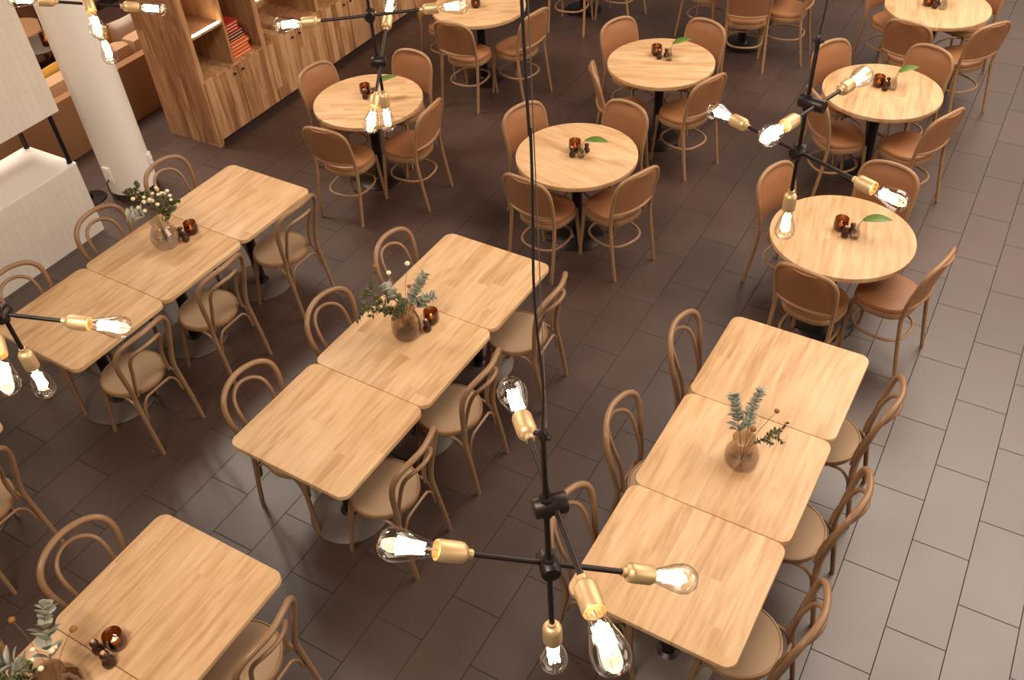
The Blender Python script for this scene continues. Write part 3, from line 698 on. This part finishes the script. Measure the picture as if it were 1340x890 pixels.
# --- round tables
def budvase(x, y, ldir, label, leaflabel, L=.17, first=[None]):
    if first[0] is None:
        t = thing('bud_vase', label, 'vase', (x, y, TZ + .0006), 0, 'small clear bud vases on the round tables'); first[0] = t
        pr = [(.020, 0), (.028, .003), (.032, .02), (.030, .05), (.020, .075), (.016, .09), (.019, .10)]
        inn = [(r - .002, z + (.003 if i == 0 else 0)) for i, (r, z) in enumerate(pr)]
        bm = bmesh.new(); lathe(bm, pr + list(reversed(inn)), 24); obj('glass', bm, 'clear', t)
        bm = bmesh.new(); lathe(bm, [(.017, .005), (.025, .006), (.028, .02), (.027, .045), (.001, .045)], 20); obj('water', bm, 'water', t)
    else: dup(first[0], (x, y, TZ + .0006), 0, label)
    a = math.radians(ldir); c, s = math.cos(a), math.sin(a)
    t = thing('green_leaf', leaflabel, 'leaf', (x, y, TZ + .01), 0, None)
    bm = bmesh.new(); tube(bm, spline([(0, 0, 0), (c * .008, s * .008, .09), (c * .03, s * .03, .128)], 6), .0018, 6); obj('stalk', bm, 'leaf_green', t)
    bm = bmesh.new(); leaf(bm, (c * .028, s * .028, .127), (c, s, .28), (0, 0, 1), L, .042, .22, 10); thick(obj('blade', bm, 'leaf_green', t), .0009)
RT = {'R1': 'nearest right round table', 'R2': 'central round table', 'R3': 'left round table by the cabinet', 'R4': 'second-line middle round table', 'R5': 'second right round table', 'R7': 'top right corner table', 'R6': 'far round table at the top'}
for k, (c, v, s1, s2, ld) in {
  'R1': ((-.765, 5.185), (-.660, 5.128), (-.718, 5.112), (-.690, 5.178), 22),
  'R2': ((-2.755, 5.320), (-2.675, 5.262), (-2.735, 5.235), (-2.668, 5.338), 12),
  'R3': ((-4.735, 5.385), (-4.600, 5.345), (-4.690, 5.315), (-4.650, 5.385), 58),
  'R4': ((-2.825, 6.985), (-2.690, 6.935), (-2.775, 6.925), (-2.735, 6.985), 48),
  'R5': ((-1.020, 7.178), (-.908, 7.170), (-.957, 7.128), (-.955, 7.205), 46),
  'R7': ((-.995, 8.845), (-.862, 8.812), (-.928, 8.802), (-.920, 8.870), 60)}.items():
    candle(*c, 'amber glass candle holder on the ' + RT[k])
    shaker(*s1, 'dark shaker on the near side of the ' + RT[k], .95)
    shaker(*s2, 'dark shaker behind the bud vase on the ' + RT[k], .9)
    budvase(*v, ld, 'small clear bud vase with one leaf on the ' + RT[k], 'single green leaf in the bud vase on the ' + RT[k])
candle(-4.79, 7.225, 'amber glass candle holder on the far round table at the top, beside a lit bulb')
shaker(-4.83, 7.30, 'dark shaker on the far round table at the top', .95)

# ------------------------------------------------------------------ pendants
def socket_and_bulb(t, E, d):
    """brass holder and filament bulb; E is the bulb tip, d points from the hub outwards"""
    E = Vector(E); d = Vector(d).normalized(); L = .112
    S = E - d * L                                     # where the glass leaves the holder
    bm = bmesh.new(); lathe_axis(bm, [(.006, -.074), (.0095, -.073), (.0095, -.062), (.015, -.060), (.0195, -.054), (.0208, -.048), (.0208, -.004), (.0195, 0), (.017, 0), (.016, -.01)], S, d, 24); h = obj('lamp_holder', bm, 'brass', t)
    bm = bmesh.new(); lathe_axis(bm, [(.0135, -.008), (.0140, .004), (.0165, .018), (.0225, .040), (.0290, .062), (.0318, .078), (.0310, .092), (.0250, .104), (.0140, .1105), (.001, .112)], S, d, 28, cap0=False); g = obj('bulb', bm, 'bulb_glass', t)
    q = Vector((0, 0, 1)).rotation_difference(d); bm = bmesh.new()
    for k in range(8):
        a = 2 * PI * k / 8; c, s = math.cos(a), math.sin(a)
        r0, r1 = (.007, .014) if k % 2 == 0 else (.012, .009)
        tube(bm, [S + q @ Vector((r0 * c, r0 * s, .026)), S + q @ Vector((r1 * c, r1 * s, .078))], .0029, 8)
    f = obj('filament', bm, 'filament', g)
    bm = bmesh.new(); tube(bm, [S + q @ Vector((0, 0, -.005)), S + q @ Vector((0, 0, .024)), S + q @ Vector((0, 0, .08))], .0016, 6); obj('support_wire', bm, 'steel', g)
def pendant(label, xy, zlo, zup, arms, zbot, zjoint, lean=(0, 0), wire=True):
    """arms: list of (tip A, tip B); everything in world metres relative to the stem foot"""
    x, y = xy; t = thing('pendant_lamp', label, 'pendant lamp', (x, y, 0), 0, 'branching pendant lamps with bare bulbs')
    def loc(p): return Vector((p[0] - x, p[1] - y, p[2]))
    bm = bmesh.new(); tube(bm, [(0, 0, zbot + .17), (0, 0, zjoint)], .0062, 12); obj('stem', bm, 'rod', t)
    socket_and_bulb(t, (0, 0, zbot), (0, 0, -1))
    bm = bmesh.new(); lathe(bm, [(.007, zjoint - .009), (.0095, zjoint - .007), (.0095, zjoint + .007), (.004, zjoint + .014)], 14); tube(bm, [(-.016, 0, zjoint), (.016, 0, zjoint)], .0045, 8); obj('stem_joint', bm, 'rod', t)
    for A, B in arms:
        A = loc(A); B = loc(B); d = (A - B).normalized(); m = (A + B) / 2
        # nearest point of this arm to the stem: the clamp sits there
        dd = Vector((d.x, d.y)); k = -(m.x * d.x + m.y * d.y) / max(dd.length_squared, 1e-6); hub = m + d * k
        if abs(k) > .2: hub = m
        bm = bmesh.new(); tube(bm, [B + d * .18, A - d * .18], .0060, 12); obj('arm', bm, 'rod', t)
        bm = bmesh.new(); c0 = Vector((0, 0, hub.z)); side = hub - c0; side.z = 0
        sd = side.normalized() if side.length > .004 else d.cross(Vector((0, 0, 1))).normalized()
        lathe_axis(bm, [(.018, -.024), (.0205, -.021), (.0205, .021 + side.length), (.018, .024 + side.length)], c0, sd, 20)
        lathe(bm, [(.0115, hub.z - .026), (.0125, hub.z - .024), (.0125, hub.z + .024), (.0115, hub.z + .026)], 14)
        obj('clamp', bm, 'rod', t)
        socket_and_bulb(t, A, d); socket_and_bulb(t, B, -d)
    bm = bmesh.new(); tube(bm, spline([(0, 0, zjoint + .02), (.004, .001, zjoint + .12), (-.004, .002, zjoint + .30), (.005, -.002, zjoint + .55), (0, 0, zjoint + .9), (0, 0, 6.97)], 6), .0021, 8); obj('cord', bm, 'cable', t)
    if wire:
        bm = bmesh.new(); tube(bm, [(.006, .003, zjoint + .02), (.010, .004, 6.97)], .0008, 6); obj('suspension_wire', bm, 'steel', t)
    bm = bmesh.new(); lathe(bm, [(.05, 6.97), (.05, 7.0)], 24); obj('ceiling_rose', bm, 'rod', t)
    return t
pendant('big black and brass pendant lamp in the foreground, its lit bulbs largest', (-.517, .872), 2.86, 3.053,
        [((-.746, .672, 3.041), (-.291, 1.085, 2.685)), ((-.754, 1.143, 3.011), (-.262, .625, 3.096))], 2.470, 3.244)
pendant('black and brass pendant lamp on the right, hanging before the right round tables', (-.548, 2.554), 2.84, 3.01,
        [((-.904, 2.730, 2.822), (-.191, 2.378, 2.859)), ((-.446, 2.856, 2.982), (-.583, 2.257, 3.037))], 2.514, 3.20)
pendant('black and brass pendant lamp with two touching bulbs over the left round table', (-2.264, 2.677), 2.75, 2.94,
        [((-2.388, 2.977, 2.874), (-2.119, 2.393, 2.617)), ((-2.587, 2.482, 2.917), (-1.943, 2.875, 2.951))], 2.435, 3.15)
h = Vector((-3.424, 2.315, 3.14)); e = Vector((.663, -.472, -.581)) * .385
pendant('pendant lamp at the top left, bulbs in front of the white column', (-3.424, 2.315), 2.94, 3.14,
        [((-3.581, 2.072, 3.025), (-3.268, 2.553, 2.842)), (h + e, h - e)], 2.672, 3.36)
h = Vector((-2.197, .893, 2.99)); e = Vector((.784, -.524, -.333)) * .385
pendant('pendant lamp cut by the left picture edge, over the left-hand row', (-2.197, .893), 2.84, 2.99,
        [((-1.888, 1.042, 2.791), (-2.506, .744, 2.889)), (h + e, h - e)], 2.527, 3.2)

# ------------------------------------------------------------------ storage cabinets
CX, CB = -6.34, -6.985          # front plane and back plane
def knob(bm, x, y, z):
    lathe_axis(bm, [(.005, 0), (.006, .010), (.011, .014), (.011, .022), (.008, .025), (.001, .025)], (x, y, z), (1, 0, 0), 14)
Y0 = 5.115; PW = .82
for u in range(5):
    ya = Y0 + u * PW; yb = ya + PW
    lab = ['oak storage cabinet at the near end, books and light strip in its open cells', 'oak storage cabinet second from the near end, behind the left pendant bulb', 'oak storage cabinet third from the near end, behind the pendant cross joint',
           'oak storage cabinet second from the far end, behind the left round table', 'oak storage cabinet at the far end, by the top edge'][u]
    t = thing('storage_cabinet', lab, 'cabinet', (CX, ya, 0), 0, 'row of oak storage cabinets')
    D = CB - CX
    bm = bmesh.new(); box(bm, D, -.022, .002, PW - .002, .055, .63, .002); box(bm, D, -.001, .001, PW - .001, .63, .652, .002); obj('carcass', bm, 'cab', t, False)
    bm = bmesh.new(); box(bm, D + .02, -.05, .0, PW, 0, .055); obj('plinth', bm, 'dark', t, False)
    for k in range(2):
        a = .004 + k * PW / 2
        bm = bmesh.new(); box(bm, -.0205, 0, a, a + PW / 2 - .006, .06, .628, .0015); dr = obj('door', bm, 'cab', t, False)
        bm = bmesh.new(); knob(bm, 0, PW / 2 + (.055 if k else -.055) - .012, .572); obj('knob', bm, 'black', dr)
    # open shelving above
    z1 = 2.15
    bm = bmesh.new(); box(bm, D, -.005, PW - .058, PW, .652, z1, .002); obj('upright', bm, 'cab_pale', t, False)
    bm = bmesh.new(); box(bm, D, D + .018, 0, PW - .058, .652, z1); obj('back_panel', bm, 'cab', t, False)
    bm = bmesh.new(); box(bm, D, 0, 0, PW, z1, z1 + .03, .002); obj('top_panel', bm, 'cab_pale', t, False)
    if u in (0, 1, 3):
        w = .385
        bm = bmesh.new(); box(bm, D + .018, -.004, w - .012, w + .012, .652 if u == 0 else 1.03, z1, .001); obj('divider', bm, 'cab_pale', t, False)
        bm = bmesh.new(); box(bm, D + .018, -.004, 0.003, w - .012, 1.03, 1.052, .001); sh = obj('shelf', bm, 'cab_pale', t, False)
        bm = bmesh.new(); box(bm, -.026, -.006, .025, w - .035, 1.0525, 1.064, .002); obj('light_strip', bm, 'led', sh, False)
    if u == 0:
        bm = bmesh.new(); box(bm, D - .005, -.0005, -.045, -.001, .0, z1 + .03, .002); obj('end_panel', bm, 'cab_side', t, False)
        bm = bmesh.new(); box(bm, -.0, .016, -.022, -.002, .03, .64, .002); obj('lit_edge_strip', bm, 'cab_pale', t, False)  # pale wood stands in for the brightly lit front edge
# stack of books in the first cabinet
zb = .6525
BK = [('orange', .034, .245), ('orange', .030, .24), ('orange', .034, .235), ('orange', .032, .245), ('orange', .030, .235), ('maroon', .028, .215), ('maroon', .024, .21), ('maroon', .026, .215), ('red', .030, .175), ('red', .030, .17), ('red', .032, .165)]
ORD = ['lowest', 'second from the bottom', 'third from the bottom', 'fourth from the bottom', 'fifth from the bottom', 'lowest dark one', 'middle dark one', 'upper dark one', 'third from the top', 'second from the top', 'topmost']
for i, (cn, th, w) in enumerate(BK):
    j = random.uniform(-.006, .006)
    t = thing('book', cn + ' book lying in the cabinet cell, ' + ORD[i] + ' in its stack', 'book', (CX - .05 + j, 5.535 + j, zb), 0, 'books stacked in the cabinet')
    bm = bmesh.new(); box(bm, -.19, 0, 0, w, 0, .003); box(bm, -.19, 0, 0, w, th - .004, th - .0005); box(bm, -.004, .0, 0, w, .002, th - .003, .0); obj('cover', bm, 'book_' + cn, t, False)
    bm = bmesh.new(); box(bm, -.185, -.005, .004, w - .004, .003, th - .004); obj('pages', bm, 'pages', t, False)
    bm = bmesh.new(); box(bm, -.001, .0012, .012, w - .012, th * .38, th * .58); obj('spine_band', bm, 'foil' if i % 3 else 'pages', t, False)
    zb += th

# ------------------------------------------------------------------ tiled serving counter and hanging hood
t = thing('serving_counter', 'white tiled serving counter at the left edge, white top, two black posts', 'counter', (-6.34, 3.655, 0))
bm = bmesh.new(); box(bm, -.60, 0, -3.2, 0, .0, .632, .003); obj('tiled_body', bm, 'wall_tiles', t, False)
bm = bmesh.new(); box(bm, -.60, .002, -3.2, .002, .6325, .650, .003); obj('top', bm, 'white_top', t, False)
for px, py in ((-.04, -.025), (-.565, -.02)):
    bm = bmesh.new(); lathe(bm, [(.0, .6505), (.023, .6505), (.023, .658), (.0185, .660), (.0185, 1.079)], 18, px, py); obj('post', bm, 'black', t)
bm = bmesh.new(); rp = [(x - .33, y - .62) for x, y in rrect(.22, .13, .02)]; loft(bm, [[(x, y, .6508) for x, y in rp], [(x, y, .666) for x, y in rp]]); o = obj('wooden_board', bm, 'crate'); o.location = (-6.34, 3.655, 0); tag(o, 'small brown wooden board lying on the white counter top', 'board')
t = thing('tiled_hood', 'white tiled box hanging over the serving counter on black posts', 'hood', (-6.34, 3.70, 1.08))
bm = bmesh.new(); box(bm, -.60, 0, -3.2, 0, 0, 1.5, .003); obj('tiled_box', bm, 'wall_tiles', t, False)
bm = bmesh.new(); box(bm, -.54, -.06, -3.1, -.06, 1.5, 4.0, .003); obj('duct', bm, 'white', t, False)

# outlets on the column, lamp base disc and cable
def outlet(ang, z, label):
    t = thing('power_outlet', label, 'outlet', (-6.565, 4.215, 0), ang, None)
    bm = bmesh.new(); box(bm, .203, .222, -.04, .04, z - .075, z + .075, .006); obj('cover_plate', bm, 'plastic', t)
    bm = bmesh.new()
    for q in (-.034, .034):
        lathe_axis(bm, [(.026, .0), (.028, .006), (.022, .007), (.020, .004), (.001, .004)], (.221, 0, z + q), (1, 0, 0), 18)
    obj('socket', bm, 'plastic', t)
outlet(math.radians(-84), .27, 'white double outlet low on the white column, cable plugged in')
outlet(math.radians(38), .26, 'white outlet on the right flank of the white column')
bm = bmesh.new(); c, s = math.cos(math.radians(-84)), math.sin(math.radians(-84))
tube(bm, spline([(-6.565 + c * .228, 4.215 + s * .228, .235), (-6.565 + c * .26, 4.215 + s * .26, .20), (-6.565 + c * .25, 4.215 + s * .25, .06), (-6.52 + c * .25, 4.20 + s * .25, .006), (-6.38, 3.90, .006), (-6.25, 3.93, .006), (-6.2, 4.05, .006)], 6), .0055, 8)
tag(obj('power_cable', bm, 'cable'), 'black power cable running from the column outlet along the floor', 'cable')
t = thing('floor_stand_base', 'dark round base plate on the floor left of the white column', 'stand base', (-6.80, 3.93, 0))
bm = bmesh.new(); lathe(bm, [(.12, 0), (.125, .004), (.12, .012), (.02, .018)], 36); obj('disc', bm, 'black', t)
bm = bmesh.new(); lathe(bm, [(.014, .0175), (.012, .03), (.012, .06), (.0, .062)], 14); obj('stub', bm, 'black', t)

# ------------------------------------------------------------------ lounge corner behind the column
t = thing('sofa', 'tan fabric sofa seen from behind, between the white column and the cabinet', 'sofa', (-7.47, 3.3, 0))
W = 3.2
bm = bmesh.new(); box(bm, -.11, 0, 0, W, .0, .56, .012); obj('backrest', bm, 'sofa', t)
bm = bmesh.new(); box(bm, -.95, -.111, 0, W, .06, .24, .015); obj('base', bm, 'sofa', t)
for k in range(3):
    a = .02 + k * (W - .04) / 3
    bm = bmesh.new(); box(bm, -.92, -.30, a, a + (W - .04) / 3 - .01, .24, .36, .04); obj('seat_cushion', bm, 'sofa_light', t)
    bm = bmesh.new(); box(bm, -.33, -.115, a, a + (W - .04) / 3 - .01, .34, .67, .08); obj('back_cushion', bm, 'sofa_light', t)
for k in (0, W - .12):
    bm = bmesh.new(); box(bm, -.95, -.111, k, k + .12, .24, .52, .02); obj('armrest', bm, 'sofa', t)
def pillow(name, label, loc, rot, w, h, th, mat):
    bm = bmesh.new(); n = 12; F = []; B = []
    for j in range(n + 1):
        f, b = [], []
        for i in range(n + 1):
            u = i / n * 2 - 1; v = j / n * 2 - 1; bul = (1 - u ** 4) ** .6 * (1 - v ** 4) ** .6
            pin = 1 - .08 * (1 - abs(u * v))
            x, z = u * w / 2 * (1 - .06 * (1 - v * v) * 0 - .05 * abs(u) * (1 - v * v)), v * h / 2 * (1 - .05 * abs(v) * (1 - u * u))
            f.append(bm.verts.new((x, th / 2 * bul, z)))
            b.append(f[-1] if bul == 0 else bm.verts.new((x, -th / 2 * bul, z)))
        F.append(f); B.append(b)
    for j in range(n):
        for i in range(n):
            bm.faces.new((F[j][i], F[j][i + 1], F[j + 1][i + 1], F[j + 1][i])); bm.faces.new((B[j][i + 1], B[j][i], B[j + 1][i], B[j + 1][i + 1]))
    o = obj(name, bm, mat); o.location = loc; o.rotation_euler = rot; tag(o, label, 'pillow'); return o
pillow('sofa_pillow', 'mustard yellow pillow on the sofa left of the column', (-7.90, 4.66, .53), (math.radians(12), 0, math.radians(96)), .40, .36, .13, 'mustard')
pillow('sofa_pillow', 'mustard yellow pillow on the sofa right of the column', (-7.93, 5.29, .56), (math.radians(10), 0, math.radians(86)), .30, .44, .12, 'mustard')
pillow('sofa_pillow', 'plain cream pillow in the middle of the sofa', (-7.95, 5.62, .55), (math.radians(8), 0, math.radians(86)), .34, .44, .13, 'cream')
pillow('sofa_pillow', 'striped pillow on the sofa, beside the cabinet side', (-7.88, 5.97, .57), (math.radians(14), 0, math.radians(60)), .42, .44, .13, 'pattern')
t = thing('side_table', 'round dark side table behind the sofa, three splayed legs', 'side table', (-8.80, 5.22, 0))
bm = bmesh.new(); lathe(bm, [(.235, .478), (.245, .482), (.245, .497), (.24, .5)], 40); obj('tabletop', bm, 'base_metal', t)
for a in (20, 140, 260):
    c, s = math.cos(math.radians(a)), math.sin(math.radians(a)); bm = bmesh.new(); tube(bm, [(c * .12, s * .12, .48), (c * .22, s * .22, 0)], lambda q: .024 - .008 * q, 10); obj('leg', bm, 'wood_dark', t)
t = thing('tea_light_lantern', 'black lantern with a burning candle on the dark side table', 'lantern', (-8.70, 5.26, .5006))
bm = bmesh.new(); pr = [(.048, 0), (.055, .004), (.055, .12), (.050, .12), (.050, .012), (.001, .01)]; lathe(bm, pr, 24, cap1=False); obj('cup', bm, 'amber', t)
bm = bmesh.new(); lathe(bm, [(.03, .0125), (.03, .05), (.004, .052)], 16); obj('candle', bm, 'wax', t)
bm = bmesh.new(); lathe(bm, [(.001, .052), (.010, .062), (.011, .072), (.001, .10)], 10); obj('flame', bm, 'flame', t)
t = thing('lounge_armchair', 'brown leather tub chair behind the side table at the top left', 'armchair', (-9.55, 5.45, 0), math.radians(-30))
bm = bmesh.new(); n = 24; rg = []
for r, z in ((.38, .10), (.40, .14), (.41, .62), (.39, .70), (.33, .70), (.31, .62), (.31, .40)):
    rg.append([(r * math.cos(math.radians(60 + 240 * i / n)), r * math.sin(math.radians(60 + 240 * i / n)), z) for i in range(n + 1)])
loft(bm, rg, False, False, closed=False); obj('shell', bm, 'wood_dark', t)
bm = bmesh.new(); lathe(bm, [(.28, .12), (.34, .14), (.35, .36), (.31, .42), (.05, .43)], 32); obj('seat', bm, 'sofa', t)
bm = bmesh.new(); lathe(bm, [(.24, 0), (.25, .02), (.25, .125)], 24); obj('base', bm, 'wood_dark', t)
t = thing('wooden_crate', 'pale pine crate behind the serving counter at the left edge', 'crate', (-7.30, 3.05, 0))
for k in range(4):
    bm = bmesh.new(); box(bm, -.16, .16, -.16, .16, .02 + k * .125, .13 + k * .125, .006); obj('slat_ring', bm, 'crate', t)
bm = bmesh.new()
for sx in (-1, 1):
    for sy in (-1, 1): box(bm, sx * .135 - .02, sx * .135 + .02, sy * .135 - .02, sy * .135 + .02, 0, .5, .003)
obj('corner_post', bm, 'crate', t)
t = thing('wall_bench', 'brown leather bench along the left wall behind the sofa pillows', 'bench', (-10.4, 6.0, 0))
bm = bmesh.new(); box(bm, -.3, .42, -.2, 3.0, .10, .45, .03); obj('seat', bm, 'sofa', t)
bm = bmesh.new(); box(bm, -.42, -.301, -.2, 3.0, .10, .95, .03); obj('backrest', bm, 'leather', t)
bm = bmesh.new(); box(bm, -.36, .36, -.15, 2.95, 0, .10); obj('plinth', bm, 'dark', t)

# ------------------------------------------------------------------ light
w = bpy.data.worlds.new('room_light'); bpy.context.scene.world = w; w.use_nodes = True
bg = w.node_tree.nodes['Background']; bg.inputs['Color'].default_value = (1.0, .86, .74, 1); bg.inputs['Strength'].default_value = 0.10
def area(name, loc, target, sx, sy, power, col):
    l = bpy.data.lights.new(name, 'AREA'); l.shape = 'RECTANGLE'; l.size = sx; l.size_y = sy; l.energy = power; l.color = col
    o = bpy.data.objects.new(name, l); C.objects.link(o); o.location = loc
    o.rotation_euler = (Vector(target) - Vector(loc)).to_track_quat('-Z', 'Y').to_euler(); return o
area('added_overhead_light', (1.4, 9.0, 6.9), (1.4, 9.0, 0), 6.5, 8.0, 1030, (1.0, .855, .71))  # added overhead panel, no known fixture; gives top light and right floor sheen
area('added_overhead_light', (-8.6, 4.6, 6.9), (-7.6, 3.8, 0), 3.0, 3.0, 900, (1.0, .855, .71))  # added unseen fill that brightens the left tables and counter
area('added_overhead_light', (-1.6, -1.2, 6.9), (-1.6, 1.0, 0), 3.0, 1.2, 430, (1.0, .855, .71))  # added unseen fill behind the camera, lifts the near tables and column
area('window_daylight', (1.5, 16.5, 4.6), (0.5, 6.0, 1.5), 7.5, 4.2, 150, (1.0, .82, .66))
area('window_daylight', (5.6, 4.5, 3.6), (-1.0, 4.5, 0.3), 6.0, 3.0, 240, (1.0, .80, .62))

# ------------------------------------------------------------------ camera
F, PITCH, ROLL, YAW, H = 1209.716, 0.7459985, -0.0751341, -0.5734267, 4.4
fw = Vector((math.sin(YAW) * math.cos(PITCH), math.cos(YAW) * math.cos(PITCH), -math.sin(PITCH)))
r = fw.cross(Vector((0, 0, 1))).normalized(); u = r.cross(fw)
c, s = math.cos(ROLL), math.sin(ROLL); r2 = c * r + s * u; u2 = -s * r + c * u
cam = bpy.data.cameras.new('camera'); co = bpy.data.objects.new('camera', cam); C.objects.link(co)
co.matrix_world = Matrix(((r2.x, u2.x, -fw.x, 0), (r2.y, u2.y, -fw.y, 0), (r2.z, u2.z, -fw.z, H), (0, 0, 0, 1)))
cam.sensor_fit = 'HORIZONTAL'; cam.sensor_width = 36.0; cam.lens = F / 1340 * 36.0; cam.clip_start = 0.05; cam.clip_end = 100
bpy.context.scene.camera = co
vs = bpy.context.scene.view_settings
vs.view_transform = 'Standard'; vs.look = 'None'; vs.gamma = 1.0; vs.exposure = 0.0; vs.use_curve_mapping = False
